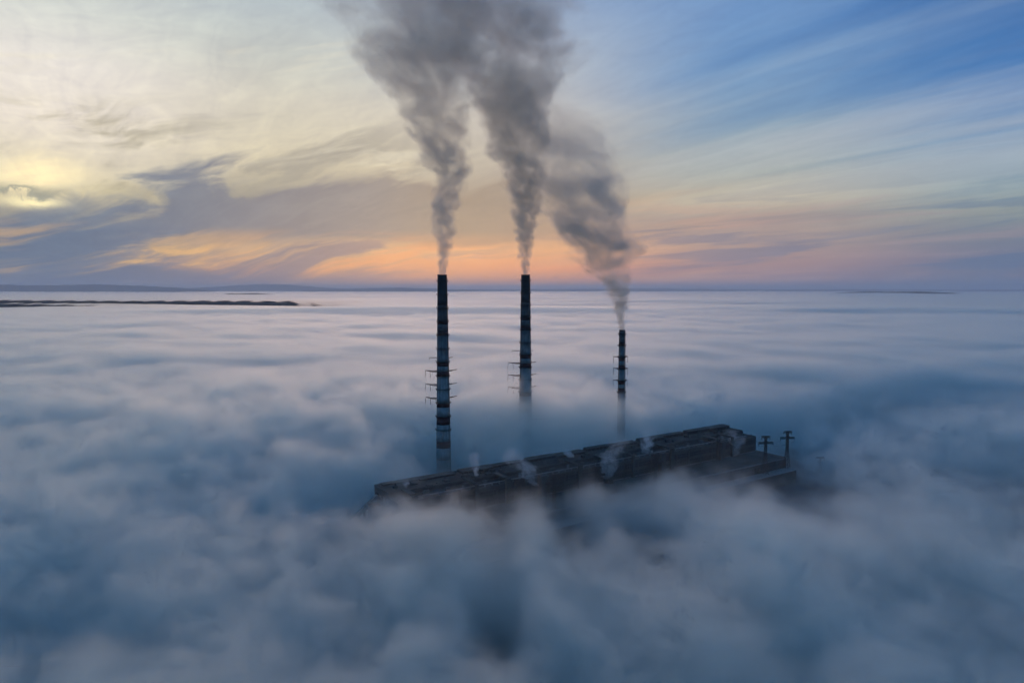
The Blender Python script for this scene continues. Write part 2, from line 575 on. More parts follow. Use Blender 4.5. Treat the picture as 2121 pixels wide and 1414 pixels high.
def make_chimney(H, rtop, slope, bands, rings, arms, label, lx, ly, z0, soot_shade, pw=1.3, ladder=-0.5):
    """bands: [(z, kind)] from the top down, the kind of what lies above each z; rings: heights of the walkways."""
    t = empty('chimney', (lx, ly, z0))
    tag(t, label, 'chimney')
    rad = lambda z: rtop + (H - z) * slope
    top = H
    for z, kind in bands:
        bm = bmesh.new()
        n = max(1, int((top - z) / 6))
        for k in range(n):
            a = z + (top - z) * k / n
            b = z + (top - z) * (k + 1) / n
            tube_shell(bm, rad(a), rad(b) , a, b, 0.6 if top > H - 40 else 0.8)
        bmesh.ops.remove_doubles(bm, verts=bm.verts[:], dist=0.001)
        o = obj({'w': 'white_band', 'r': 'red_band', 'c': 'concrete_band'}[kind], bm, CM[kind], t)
        set_soot_shade(o.data, H, soot_shade[0], soot_shade[1])
        top = z
    bm = bmesh.new()
    ring(bm, rtop - 0.7, rtop + 0.28, H + 0.01, H + 0.7)
    obj('rim', bm, M_STEEL, t)
    for z in rings:
        r = rad(z)
        bm = bmesh.new()
        ring(bm, r + 0.02, r + pw, z, z + 0.28)
        for k in range(24):
            a = 2 * math.pi * k / 24
            c, s = math.cos(a), math.sin(a)
            bar(bm, (c * (r + 0.05), s * (r + 0.05), z - 1.5), (c * (r + pw - 0.1), s * (r + pw - 0.1), z - 0.02), 0.14)
        p = obj('walkway', bm, M_STEEL, t)
        bm = bmesh.new()
        for k in range(24):
            a = 2 * math.pi * k / 24
            c, s = math.cos(a), math.sin(a)
            bar(bm, (c * (r + pw - 0.1), s * (r + pw - 0.1), z + 0.3), (c * (r + pw - 0.1), s * (r + pw - 0.1), z + 1.4), 0.09)
        ring(bm, r + pw - 0.14, r + pw - 0.04, z + 1.36, z + 1.46, 36)
        ring(bm, r + pw - 0.14, r + pw - 0.04, z + 0.82, z + 0.9, 36)
        obj('railing', bm, M_STEEL, p)
    # caged ladder up the right-hand side
    bm = bmesh.new()
    ca, sa = math.cos(ladder), math.sin(ladder)
    def lp(z, off, side):
        r = rad(z) + off
        return (ca * r - sa * side, sa * r + ca * side, z)
    for sd_ in (-0.3, 0.3):
        bar(bm, lp(8, 0.35, sd_), lp(H - 1, 0.35, sd_), 0.1)
    for sd_ in (-0.45, 0.0, 0.45):
        bar(bm, lp(8, 1.05, sd_), lp(H - 1, 1.05, sd_), 0.07)
    z = 8
    while z < H - 2:
        bar(bm, lp(z, 0.35, -0.3), lp(z, 0.35, 0.3), 0.06)
        bar(bm, lp(z, 0.05, 0), lp(z, 1.05, 0), 0.06)
        bar(bm, lp(z, 1.05, -0.45), lp(z, 1.05, 0.45), 0.06)
        z += 3.0
    obj('ladder', bm, M_STEEL, t)
    for k in range(6):          # lightning rods round the mouth
        a = 2 * math.pi * (k + 0.4) / 6
        bm = bmesh.new()
        bar(bm, (math.cos(a) * (rtop + 0.2), math.sin(a) * (rtop + 0.2), H + 0.7), (math.cos(a) * (rtop + 0.2), math.sin(a) * (rtop + 0.2), H + 1.9), 0.1)
        obj('lightning_rod', bm, M_STEEL, t)
    for z, beams, rods in arms:
        for (a, b) in beams:
            bm = bmesh.new()
            A, B = Vector((*a, z)) if len(a) == 2 else Vector((a[0], a[1], z + a[2])), Vector((*b, z)) if len(b) == 2 else Vector((b[0], b[1], z + b[2]))
            bar(bm, A, B, 0.5, 0.5)
            bar(bm, A + Vector((0, 0, 0.8)), B + Vector((0, 0, 0.8)), 0.14)
            L = (B - A).length
            nseg = int(L / 1.6)
            for k in range(nseg):
                p = A + (B - A) * (k / nseg)
                q = A + (B - A) * ((k + 1) / nseg)
                bar(bm, p + Vector((0, 0, 0.8 if k % 2 else 0)), q + Vector((0, 0, 0 if k % 2 else 0.8)), 0.1)
            obj('outrigger_beam', bm, M_RUST, t)
        for (x, y, L, lean) in rods:
            bm = bmesh.new()
            bar(bm, (x, y, z), (x + lean, y, z - L), 0.42)
            obj('hanging_rod', bm, M_RUST, t)
    return t


def copy_tree(o, parent=None):
    c = o.copy()
    COL.objects.link(c)
    c.parent = parent
    for ch in [x for x in SC.objects if x.parent == o]:
        copy_tree(ch, c)
    return c


def build_chimneys():
    D = 780.0
    top = at(916, 570, D)
    H = top.z
    zz = lambda py: at(916, py, D).z
    beams = [((-21.5, 13), (-5.5, -8)), ((-15.5, 5.5), (-5.0, 10.5)), ((-21.5, 13), (-15.5, 5.5)), ((-19, 9.6), (-6.5, 4.0)), ((6.0, 6.5), (14.0, 22.0)), ((5.0, 9.0), (9.5, 15.5))]
    rods = [(-21.5, 13, 7.8, -0.9), (-15.5, 5.5, 7.4, 0.3)]
    beams_s = [((-6, 6), (-16.5, 11)), ((6, 7), (10, 16))]
    bands = [(zz(632), 'c'), (zz(664), 'w'), (zz(671), 'r'), (zz(684), 'w'), (zz(694), 'r'), (zz(749), 'w'), (zz(757.5), 'r'), (zz(768), 'w'), (zz(777.5), 'r'),
             (zz(833), 'w'), (zz(842), 'r'), (zz(862), 'w'), (zz(878), 'r'), (zz(912), 'w'), (zz(926), 'r'), (zz(950), 'w'), (0, 'c')]
    rings = [zz(y) for y in (582, 610, 638, 665.5, 693.5, 722, 749.5, 778, 805.5, 833.5, 861.5, 889)]
    arms = [(zz(742.5), beams_s, [(-16.5, 11, 2.2, 0)]), (zz(770), beams, rods), (zz(798), beams, rods), (zz(826), beams, rods)]
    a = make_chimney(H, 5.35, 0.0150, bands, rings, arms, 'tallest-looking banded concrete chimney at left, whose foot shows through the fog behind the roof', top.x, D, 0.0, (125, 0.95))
    D2 = 780 * 28.0 / 25.6
    t2 = at(1088.5, 570, D2)
    b = copy_tree(a)
    b.location = (t2.x, D2, t2.z - H)
    b['label'] = 'middle one of the three smoking chimneys, its red and white bands fading into fog'
    b['group'] = a['group'] = 'tall banded chimneys of equal height'
    D3 = 875.0
    t3 = at(1288.5, 684, D3)
    H3 = t3.z
    z3 = lambda py: at(1288.5, py, D3).z
    bands = [(z3(692), 'c'), (z3(708), 'w'), (z3(715), 'r'), (z3(738), 'w'), (z3(747), 'r'), (z3(756), 'w'), (z3(763.5), 'r'), (z3(787), 'w'), (z3(795.5), 'r'), (z3(803), 'w'), (z3(811), 'r'), (z3(845), 'w'), (0, 'c')]
    rings = [z3(y) for y in (692, 715.5, 739, 763.5, 788, 812)]
    bm_ = [((-4, 3), (-9.6, 8)), ((-4, -2), (-9.6, 8)), ((4, 3), (9.4, 12)), ((4.5, 0), (9.4, 12))]
    rd = [(-9.4, 8, 8.6, 0), (9.4, 12, 8.6, 0)]
    arms = [(z3(739.5), bm_, rd), (z3(764), bm_, rd), (z3(788.5), bm_, rd)]
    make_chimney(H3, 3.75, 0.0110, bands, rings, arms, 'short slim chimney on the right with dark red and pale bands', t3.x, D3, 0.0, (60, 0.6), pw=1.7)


# ------------------------------------------------------------------ power house
def ubox(bm, u0, u1, n0, n1, z0, z1):
    """A box in the building's own axes: x along it, y away from the camera's side (-n)."""
    bmesh.ops.create_cube(bm, size=1, matrix=Matrix.Translation(((u0 + u1) / 2, -(n0 + n1) / 2, (z0 + z1) / 2)) @ Matrix.Diagonal((u1 - u0, n1 - n0, z1 - z0, 1)))


def build_power_house():
    t = empty('power_station', un(0, 0, 0), BROT)
    tag(t, 'long dark power station building with stepped flat roofs half sunk in fog', 'building')
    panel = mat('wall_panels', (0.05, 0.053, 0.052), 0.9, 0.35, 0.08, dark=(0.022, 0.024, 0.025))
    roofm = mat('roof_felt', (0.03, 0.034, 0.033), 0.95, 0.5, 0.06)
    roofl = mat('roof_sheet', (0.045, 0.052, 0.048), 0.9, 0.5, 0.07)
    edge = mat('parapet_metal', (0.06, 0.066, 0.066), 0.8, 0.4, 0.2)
    glass = mat('window_strip_glass', (0.03, 0.035, 0.04), 0.25, 0.5, 0.15)
    dark = mat('opening_dark', (0.02, 0.02, 0.02), 0.9)
    pipe = mat('pipe_cladding', (0.16, 0.17, 0.17), 0.6, 0.4, 0.2)
    L = 494.0
    NB = 12
    bay = L / NB
    rnd = random.Random(4)
    # three stepped halls: wall blocks with roofs laid on top
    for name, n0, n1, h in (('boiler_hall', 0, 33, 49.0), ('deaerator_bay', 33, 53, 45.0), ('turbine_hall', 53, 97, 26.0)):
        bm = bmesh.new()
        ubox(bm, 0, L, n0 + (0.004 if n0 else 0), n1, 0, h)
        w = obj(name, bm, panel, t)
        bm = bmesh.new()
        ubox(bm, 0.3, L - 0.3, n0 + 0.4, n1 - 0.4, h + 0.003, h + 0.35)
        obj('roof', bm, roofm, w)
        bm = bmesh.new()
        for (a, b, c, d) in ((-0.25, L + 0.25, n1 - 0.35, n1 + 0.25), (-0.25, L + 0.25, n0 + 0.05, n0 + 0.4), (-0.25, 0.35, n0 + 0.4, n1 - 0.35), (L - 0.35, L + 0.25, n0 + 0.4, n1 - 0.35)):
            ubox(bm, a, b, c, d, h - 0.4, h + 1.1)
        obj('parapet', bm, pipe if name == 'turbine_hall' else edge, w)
        # pilasters between the bays
        for k in range(NB * 2 + 1):
            bm = bmesh.new()
            u = k * bay / 2
            ubox(bm, u - 0.4, u + 0.4, n1 + 0.003, n1 + 0.55, 0, h - 0.45)
            obj('pilaster', bm, panel, w)
    # monitors on the boiler hall: the broken skyline, one per boiler
    hgt = [50.5, 50.5, 51.2, 50.8, 51.6, 51.0, 52.0, 51.3, 52.4, 52.4, 52.8, 52.8]
    for k in range(NB):
        u0, u1 = k * bay + (5.5 if k % 2 == 0 else 1.2), (k + 1) * bay - (1.5 if k % 2 else 0.6)
        bm = bmesh.new()
        ubox(bm, u0, u1, 1.2, 8.5 + 2.5 * (k % 3), 49.36, hgt[k] + 0.2)
        m = obj('roof_monitor', bm, panel, t)
        bm = bmesh.new()
        ubox(bm, u0 - 0.6, u1 + 0.6, 0.8, 9.1 + 2.5 * (k % 3), hgt[k] + 0.203, hgt[k] + 0.6)
        obj('monitor_roof', bm, roofl, m)
        for j in range(6):
            uu = u0 + (u1 - u0) * (j + 0.5) / 6
            bm = bmesh.new()
            ubox(bm, uu - 2.0, uu + 2.0, 8.503 + 2.5 * (k % 3), 8.65 + 2.5 * (k % 3), 49.5, hgt[k] + 0.0)
            obj('louvre', bm, dark, m)
    # window strips on the long faces
    for k in range(NB * 2):
        u0, u1 = k * bay / 2 + 1.4, (k + 1) * bay / 2 - 1.4
        for n, z0, z1 in ((53.0, 28.5, 33.0), (53.0, 36.5, 41.5), (97.0, 5.0, 12.0), (97.0, 15.0, 22.5)):
            bm = bmesh.new()
            ubox(bm, u0, u1, n + 0.003, n + 0.2, z0, z1)
            w = obj('window', bm, glass, t)
            bm = bmesh.new()
            for j in range(1, 6):
                uu = u0 + (u1 - u0) * j / 6
                ubox(bm, uu - 0.12, uu + 0.12, n + 0.203, n + 0.32, z0, z1)
            ubox(bm, u0, u1, n + 0.203, n + 0.3, (z0 + z1) / 2 - 0.1, (z0 + z1) / 2 + 0.1)
            obj('mullion', bm, edge, w)
    for j, n in enumerate((4, 12, 20, 28)):        # end wall windows
        for z0, z1 in ((10, 16), (24, 30), (38, 44)):
            bm = bmesh.new()
            ubox(bm, -0.2, -0.003, n, n + 4.5, z0, z1)
            obj('window', bm, glass, t)
    # skylights on the turbine hall
    for k in range(NB):
        u0 = k * bay + 7
        bm = bmesh.new()
        vs = [bm.verts.new(p) for p in ((u0, -60, 26.36), (u0 + 27, -60, 26.36), (u0 + 27, -88, 26.36), (u0, -88, 26.36), (u0 + 7, -62, 28.9), (u0 + 20, -62, 28.9), (u0 + 20, -86, 28.9), (u0 + 7, -86, 28.9))]
        for f in ((0, 1, 5, 4), (1, 2, 6, 5), (2, 3, 7, 6), (3, 0, 4, 7), (4, 5, 6, 7), (3, 2, 1, 0)):
            bm.faces.new([vs[i] for i in f])
        obj('skylight', bm, roofl, t)
    # vents, ducts and pipes on the deaerator roof and the boiler roof
    for k in range(NB * 2):
        u = (k + 0.5) * bay / 2 + rnd.uniform(-2, 2)
        bm = bmesh.new()
        r = rnd.uniform(0.9, 1.5)
        hh = rnd.uniform(1.8, 3.6)
        bmesh.ops.create_cone(bm, cap_ends=True, segments=14, radius1=r, radius2=r, depth=hh, matrix=Matrix.Translation((u, -43, 45.36 + hh / 2)))
        bmesh.ops.create_cone(bm, cap_ends=True, segments=14, radius1=r * 1.5, radius2=r * 0.2, depth=0.9, matrix=Matrix.Translation((u, -43, 45.36 + hh + 0.46)))
        obj('roof_vent', bm, pipe if k % 3 == 0 else edge, t)
        bm = bmesh.new()
        s = rnd.uniform(2.0, 4.0)
        ubox(bm, u + 3, u + 3 + s * 1.6, 36, 36 + s, 45.36, 45.36 + s * 0.8)
        obj('rooftop_unit', bm, edge, t)
    for k in range(46):          # housings, ducts and fan boxes strewn over the boiler hall roof
        u = rnd.uniform(4, 484)
        n = rnd.uniform(16, 27)
        a, b, h = rnd.uniform(1.5, 6.5), rnd.uniform(1.2, 4.5), rnd.uniform(0.8, 3.2)
        bm = bmesh.new()
        ubox(bm, u, u + a, n, n + b, 49.36, 49.36 + h)
        if k % 3 == 0:
            bmesh.ops.create_cone(bm, cap_ends=True, segments=12, radius1=0.6, radius2=0.6, depth=2.4, matrix=Matrix.Translation((u + a / 2, -(n + b / 2), 49.36 + h + 1.2)))
        if k % 4 == 1:
            ubox(bm, u + a * 0.3, u + a * 0.5, n + b + 0.01, 32.4, 49.6, 50.2)
        obj('rooftop_housing', bm, [edge, roofl, panel][k % 3], t)
    for k in range(9):           # flue ducts stepping down over the deaerator bay
        u = 18 + k * 55 + rnd.uniform(-19, 19)
        bm = bmesh.new()
        w_ = rnd.uniform(2.2, 5.0)
        ubox(bm, u, u + w_, 31, 52.0, 49.8, 51.6)
        ubox(bm, u, u + w_, 53.7, 56.0, 26.4, 51.0)
        obj('duct', bm, roofl, t)
    bm = bmesh.new()
    ubox(bm, 0, L, 97.6, 112, 0, 15)
    w = obj('switchgear_bay', bm, panel, t)
    for k in range(24):
        bm = bmesh.new()
        ubox(bm, k * L / 24 + 0.15, (k + 1) * L / 24 - 0.15, 97.8, 112.6, 15.003, 15.5)
        obj('roof', bm, pipe, w)
    bm = bmesh.new()
    for k in range(60):
        ubox(bm, k * 8.1 + 2, k * 8.1 + 2.5, 48.2, 49.8, 45.36, 47.2)
    ubox(bm, 1, 491, 48.3, 49.0, 47.2, 47.9)
    ubox(bm, 1, 491, 49.2, 49.7, 47.2, 47.7)
    obj('pipe_rack', bm, pipe, t)
    # stair and lift towers on the front of the deaerator bay
    for u in (60, 150, 238, 318, 420):
        bm = bmesh.new()
        ubox(bm, u, u + 7, 53.6, 60, 26.4, 48.5)
        obj('stair_tower', bm, panel, t)
    # annexe at the far right end
    bm = bmesh.new()
    ubox(bm, L + 0.3, L + 26, 20, 78, 0, 20)
    a = obj('annexe', bm, panel, t)
    bm = bmesh.new()
    ubox(bm, L + 0.2, L + 26.5, 19.5, 78.5, 20.003, 20.8)
    obj('roof', bm, roofm, a)


def build_gallery():
    """The inclined coal conveyor that climbs to the left end of the boiler hall."""
    m_w = mat('gallery_sheet', (0.2, 0.21, 0.21), 0.7, 0.3, 0.2)
    m_r = mat('gallery_red', (0.28, 0.06, 0.05), 0.7, 0.25, 0.3)
    t = empty('conveyor_gallery', un(-3, 12, 0), BROT)
    tag(t, 'pale inclined conveyor gallery on trestles climbing to the left end of the power station', 'conveyor')
    bm = bmesh.new()
    A, B = Vector((-24, 4, 22)), Vector((1.5, 0, 43))
    bar(bm, A, B, 4.2, 3.6)
    g = obj('gallery_tube', bm, m_w, t)
    for k in range(1, 9):
        p = A + (B - A) * (k / 9.0)
        bm = bmesh.new()
        bar(bm, p - (B - A).normalized() * 0.2, p + (B - A).normalized() * 0.2, 4.5, 3.9)
        obj('rib', bm, M_STEEL, g)
    for k in (0.25, 0.5, 0.75):
        p = A + (B - A) * k
        for s in (-1, 1):
            bm = bmesh.new()
            bar(bm, (p.x, p.y + s * 4, -3 + 3.02), (p.x, p.y + s * 1.2, p.z - 2.0), 0.7)
            obj('trestle_leg', bm, M_STEEL, t)
    t = empty('transfer_tower', un(-14, 34, 0), BROT)
    tag(t, 'small sheet-metal transfer tower with a red base beside the left end of the power station', 'tower')
    bm = bmesh.new()
    bmesh.ops.create_cube(bm, size=1, matrix=Matrix.Translation((0, 0, 29)) @ Matrix.Diagonal((9, 8, 26, 1)))
    w = obj('tower_wall', bm, m_w, t)
    bm = bmesh.new()
    bmesh.ops.create_cube(bm, size=1, matrix=Matrix.Translation((0, 0, 8)) @ Matrix.Diagonal((9.4, 8.4, 15.9, 1)))
    obj('tower_base', bm, m_r, t)
    bm = bmesh.new()
    bmesh.ops.create_cone(bm, cap_ends=True, segments=4, radius1=7.2, radius2=5.4, depth=1.4, matrix=Matrix.Translation((0, 0, 42.75)) @ Matrix.Rotation(R(45), 4, 'Z'))
    obj('tower_roof', bm, M_STEEL, t)


# ------------------------------------------------------------------ pylons
def make_pylon(H=62.0, base=4.6, waist=1.1, arms=((0, 5.0), (-7.3, 9.0))):
    t = empty('pylon', (0, 0, 0))
    zw = H * 0.66
    legs = []
    def corner(z, sx, sy):
        if z <= zw: r = base + (waist - base) * (z / zw) ** 0.85
        else: r = waist
        return Vector((sx * r, sy * r, z))
    zs = [0, 7, 13.5, 19.5, 25, 30, 34.5, 38.5, zw, zw + 4, zw + 8, zw + 12, zw + 16, H]
    zs = [z for z in zs if z <= H]
    for sx in (-1, 1):
        for sy in (-1, 1):
            bm = bmesh.new()
            for a, b in zip(zs, zs[1:]):
                bar(bm, corner(a, sx, sy), corner(b, sx, sy), 0.42)
            obj('leg', bm, M_STEEL, t)
    bm = bmesh.new()
    cs = [(-1, -1), (1, -1), (1, 1), (-1, 1)]
    for a, b in zip(zs, zs[1:]):
        for k in range(4):
            c0, c1 = cs[k], cs[(k + 1) % 4]
            bar(bm, corner(a, *c0), corner(b, *c1), 0.2)
            bar(bm, corner(a, *c1), corner(b, *c0), 0.2)
            bar(bm, corner(b, *c0), corner(b, *c1), 0.2)
    obj('bracing', bm, M_STEEL, t)
    for dz, w in arms:
        z = H + dz
        bm = bmesh.new()
        for y in (-waist, waist):
            bar(bm, (-w, y, z), (w, y, z), 0.5)
            bar(bm, (-w, y, z - 1.5), (w, y, z - 1.5), 0.5)
            n = int(w / 1.3)
            for k in range(-n, n):
                xa, xb = k * w / n, (k + 1) * w / n
                bar(bm, (xa, y, z if k % 2 else z - 1.5), (xb, y, z - 1.5 if k % 2 else z), 0.18)
        for x in (-w, -w / 2, 0, w / 2, w):
            bar(bm, (x, -waist, z), (x, waist, z), 0.2)
            bar(bm, (x, -waist, z - 1.5), (x, waist, z - 1.5), 0.2)
        obj('crossarm', bm, M_STEEL, t)
        for x in (-w, w):
            bm = bmesh.new()
            for j in range(6):
                bmesh.ops.create_cone(bm, cap_ends=True, segments=8, radius1=0.36, radius2=0.18, depth=0.25, matrix=Matrix.Translation((x, 0, z - 1.9 - j * 0.42)))
            bar(bm, (x, 0, z - 1.5), (x, 0, z - 4.6), 0.12)
            obj('insulator', bm, M_RUST, t)
    return t


def build_pylons():
    spots = [  # px, D, label, rotation
        (1631.5, 818, 893, 'tallest lattice pylon standing clear at the far right of the power station', 0.12),
        (1586.5, 792, 903, 'second tallest lattice pylon, just left of the tallest, before the station end', 0.12),
        (1358, 700, 941, 'dark lattice pylon before the long wall below the upright steam jet', 0.3),
        (1236, 656, 967, 'lattice pylon beside the broad blue steam wisp, low against the dark wall', 0.3),
        (1148, 628, 983, 'faint lattice pylon between two steam wisps near the middle of the station wall', 0.3),
        (1076, 606, 993, 'lattice pylon under the largest steam cloud with two crossarms above the fog', 0.3),
    ]
    first = None
    for px, D, py, lab, rz in spots:
        p = at(px, py, D)
        if first is None:
            t = first = make_pylon(p.z)
        else:
            t = copy_tree(first)
        t.location = (p.x, D, 0)
        s = p.z / at(1631.5, 893, 818).z
        t.scale = (1, 1, s)
        t.rotation_euler = (0, 0, rz)
        tag(t, lab, 'pylon', 'lattice pylons along the front of the power station')
    first = None
    for px, D, py, lab in ((1699, 850, 946, 'first of the three ghostly small pylons in fog, nearest the station'),
                           (1751, 880, 951, 'middle ghostly pylon in the fog right of the station'),
                           (1795, 905, 956, 'outermost ghostly pylon in the fog right of the station')):
        p = at(px, py, D)
        if first is None:
            t = first = make_pylon(p.z, 3.2, 0.7, ((0, 5.2), (-5, 3.4)))
        else:
            t = copy_tree(first)
            t.scale = (1, 1, p.z / z1)
        z1 = p.z if t is first else z1
        t.location = (p.x, D, 0)
        tag(t, lab, 'pylon', 'small pylons fading in the fog')


def build_wires():
    m = M_STEEL
    a = at(1631.5, 893, 818)
    b = at(1586.5, 903, 792)
    c = at(1699, 957, 850)
    for k, (A, B, off) in enumerate(((a, b, -8.6), (a, b, 8.6))):
        bm = bmesh.new()
        P = A + Vector((off, 0, -12))
        Q = B + Vector((off, 0, -12))
        pts = [P + (Q - P) * (i / 16) - Vector((0, 0, 1.6 * 4 * (i / 16) * (1 - i / 16))) for i in range(17)]
        for p, q in zip(pts, pts[1:]):
            bar(bm, p, q, 0.12)
        tag(obj('power_line', bm, m), ['power cable slung from the left arms of the two rightmost tall pylons', 'power cable slung from the right arms of the two rightmost tall pylons'][k], 'cable', 'cables between the pylons')


build_ground()
build_hills()
build_chimneys()
build_power_house()
build_gallery()
build_pylons()
build_wires()


# ------------------------------------------------------------------ the fog layer
def build_fog():
    fm = fog_mat('fog_vapour', FOG_COL, FOG_G, 1.0)

    def height(g, x, y):
        u = (x - BX) * UX + (y - BY) * UY
        n = (x - BX) * UY - (y - BY) * UX
        step = u.ramp(-120, -10)
        h = (n.ramp(16, -34, 62.0, 92.0) + n.ramp(-60, -240, 0.0, 14.0)) * step + (1.0 - step) * n.ramp(60, -260, 78.0, 98.0)
        front = n.ramp(80, 150)
        h = h * (1.0 - front) + front * 70.0
        far = y.ramp(900, 1500)
        h = h * (1.0 - far) + far * 106.0
        # long ridges, bent
        w = g.noise(g.comb(x, y, 0.0), 0.0018, 2, 0.5, color=True)
        a = (x * 0.72 - y * 0.69) + w[0] * 260
        b = (x * 0.69 + y * 0.72) + w[1] * 260
        big = g.noise(g.comb(a * 0.45, b, 0.0), 0.0062, 4, 0.55)
        h = h + (big - 0.5) * y.ramp(500, 1400, 84.0, 40.0)
        med = g.noise(g.comb(a * 0.6, b, 9.0), 0.02, 3, 0.55)
        h = h + (med - 0.5) * y.ramp(300, 1500, 38.0, 16.0)
        # the pit that the warm buildings keep open
        du = (u - 308) / 258
        dn = (n - 45) / n.ramp(40, 50, 46.0, 60.0)
        pit = (-1.0 * (du * du * du * du + dn * dn)).exp()
        h = h - pit * 66
        for (px, py, rx, ry, dep) in FOG_PITS:
            ex = (x - px) / rx
            ey = (y - py) / ry
            h = h - (-1.0 * (ex * ex + ey * ey)).exp() * dep
        return h

    def pit_of(x, y):
        u = (x - BX) * UX + (y - BY) * UY
        n = (x - BX) * UY - (y - BY) * UX
        du = (u - 230) / 330
        dn = (n + 45) / 85
        return (-1.0 * (du * du + dn * dn)).exp()

    def holes(g, x, y):
        k = None
        for (px, py, rx, ry, amt) in FOG_HOLES:
            ex = (x - px) / rx
            ey = (y - py) / ry
            f = 1.0 - (-1.0 * (ex * ex + ey * ey)).exp() * amt
            k = f if k is None else k * f
        return k

    def near(g, x, y, z, fine=False):
        h = height(g, x, y)
        w = g.noise(g.comb(x, y, z), 0.012, 3, 0.5, color=True)
        n1 = g.noise(g.comb(x + w[0] * 50, y + w[1] * 50, z * 1.3 + w[2] * 30), 0.026, 6, 0.70)
        d = h - z + (n1 - 0.5) * 100
        if fine:
            n2 = g.noise(g.comb(x * 0.8 + w[1] * 60 + n1 * 40, y + w[2] * 60, z * 1.2 + n1 * 30), 0.065, 4, 0.62)
            d = d + (0.5 - (n2 - 0.5).abs() * 2.0) * 36 - 12
        dens = d.ramp(2.0, 17.0 if fine else 24.0) * (n1.ramp(0.35, 0.62) * 0.036 + 0.014)
        # thin mist hanging over everything, thickest over the warm roofs
        veil = z.ramp(128, 46) * (w[1] * 1.6 + 0.8).clamp() * (pit_of(x, y) * 0.0009 + 0.0006)
        return dens * z.ramp(0, 6) * holes(g, x, y) + veil

    def closest(g, x, y, z):
        return near(g, x, y, z, True) * y.ramp(540, 470) * x.abs().ramp(440, 400)

    def middle(g, x, y, z):
        return near(g, x, y, z) * y.ramp(1150, 1000) * (1.0 - y.ramp(540, 470) * x.abs().ramp(440, 400))

    def far(g, x, y, z):
        h = height(g, x, y)
        n1 = g.noise(g.comb(x * 0.45, y, z * 1.5), 0.010, 5, 0.62)
        d = h - z + (n1 - 0.5) * 62
        dens = d.ramp(2.0, 26.0) * 0.034
        return dens * y.ramp(1000, 1150) * y.ramp(4300, 3300)

    tag(volume_object('fog', (-445, 90, 0), (445, 545, 150), (2.8, 2.8, 2.8), closest, fm, 9.0), kind='stuff')
    tag(volume_object('fog', (-950, 40, 0), (950, 1160, 168), (6.0, 6.0, 5.0), middle, fm, 25.0), kind='stuff')
    tag(volume_object('fog', (-3400, 990, 30), (3400, 4300, 150), (18, 14, 6), far, fm, 60.0), kind='stuff')


FOG_COL = (0.905, 0.983, 0.992)
FOG_G = 0.76
FOG_HOLES = ((50, 532, 20, 55, 0.96), (108, 520, 24, 55, 0.94), (-11, 375, 15, 52, 0.8), (-15, 565, 30, 58, 0.9), (300, 735, 62, 85, 0.93), (-70, 725, 34, 50, 0.45))
FOG_PITS = ((49, 530, 17, 48, 78), (105, 517, 21, 46, 78), (-10, 372, 13, 48, 62), (-12, 598, 34, 30, 36), (-70, 730, 44, 62, 66),
            (322, 770, 80, 55, 34), (-160, 520, 60, 30, 14), (560, 620, 260, 330, 40), (300, 400, 80, 120, 14), (-210, 330, 60, 35, 26),
            (190, 505, 80, 50, -14), (-90, 470, 90, 36, -12), (30, 830, 80, 45, -22), (134, 845, 70, 45, -24), (255, 640, 60, 62, 32))


def build_fog_sea():
    """The same fog out to the horizon: one closed body of even density with a gently rolling top."""
    ys = np.concatenate([np.linspace(2300, 4300, 50), np.geomspace(4350, 100000, 130)])
    us = np.linspace(-1.3, 1.3, 201)
    rng = np.random.default_rng(3)
    Yg, Ug = np.meshgrid(ys, us, indexing='ij')
    Xg = Ug * (Yg + 800)
    Zg = 92 - 55 * np.clip((4200 - Yg) / 1600, 0, 1) ** 1.0
    for k in range(36):
        lam = math.exp(rng.uniform(math.log(350), math.log(9000)))
        th = rng.uniform(-0.6, 0.6)
        kx, ky = math.sin(th), math.cos(th)
        fade = np.clip((Yg - 2600) / 1500, 0, 1) * np.clip(lam * 14 / (Yg * 0.6 + 1) , 0, 1)
        Zg = Zg + (lam / 3000) ** 0.7 * 3.6 * np.sin((kx * Xg + ky * Yg) / lam * 6.283 + rng.uniform(0, 6.28) + 1.2 * np.sin(Xg / lam * rng.uniform(0.4, 1.2))) * fade
    ny, nx = Xg.shape
    top = np.stack([Xg, Yg, Zg], -1).reshape(-1, 3)
    bot = np.stack([Xg, Yg, Zg * 0 + 12], -1).reshape(-1, 3)
    v = np.concatenate([top, bot])
    n = nx * ny
    f = []
    for i in range(ny - 1):
        for j in range(nx - 1):
            a = i * nx + j
            f.append((a, a + 1, a + nx + 1, a + nx))
            f.append((n + a, n + a + nx, n + a + nx + 1, n + a + 1))
    for i in range(ny - 1):
        a = i * nx
        f.append((a, a + nx, n + a + nx, n + a))
        a = i * nx + nx - 1
        f.append((a + nx, a, n + a, n + a + nx))
    for j in range(nx - 1):
        f.append((j + 1, j, n + j, n + j + 1))
        a = (ny - 1) * nx + j
        f.append((a, a + 1, n + a + 1, n + a))
    me = bpy.data.meshes.new('fog_sea')
    me.from_pydata(v.tolist(), [], f)
    m = fog_mat('fog_even', FOG_COL, FOG_G, 0.02)
    m.node_tree.nodes['Principled Volume'].inputs['Density Attribute'].default_value = ''
    me.materials.append(m)
    o = bpy.data.objects.new('fog_sea', me)
    COL.objects.link(o)
    tag(o, kind='stuff')


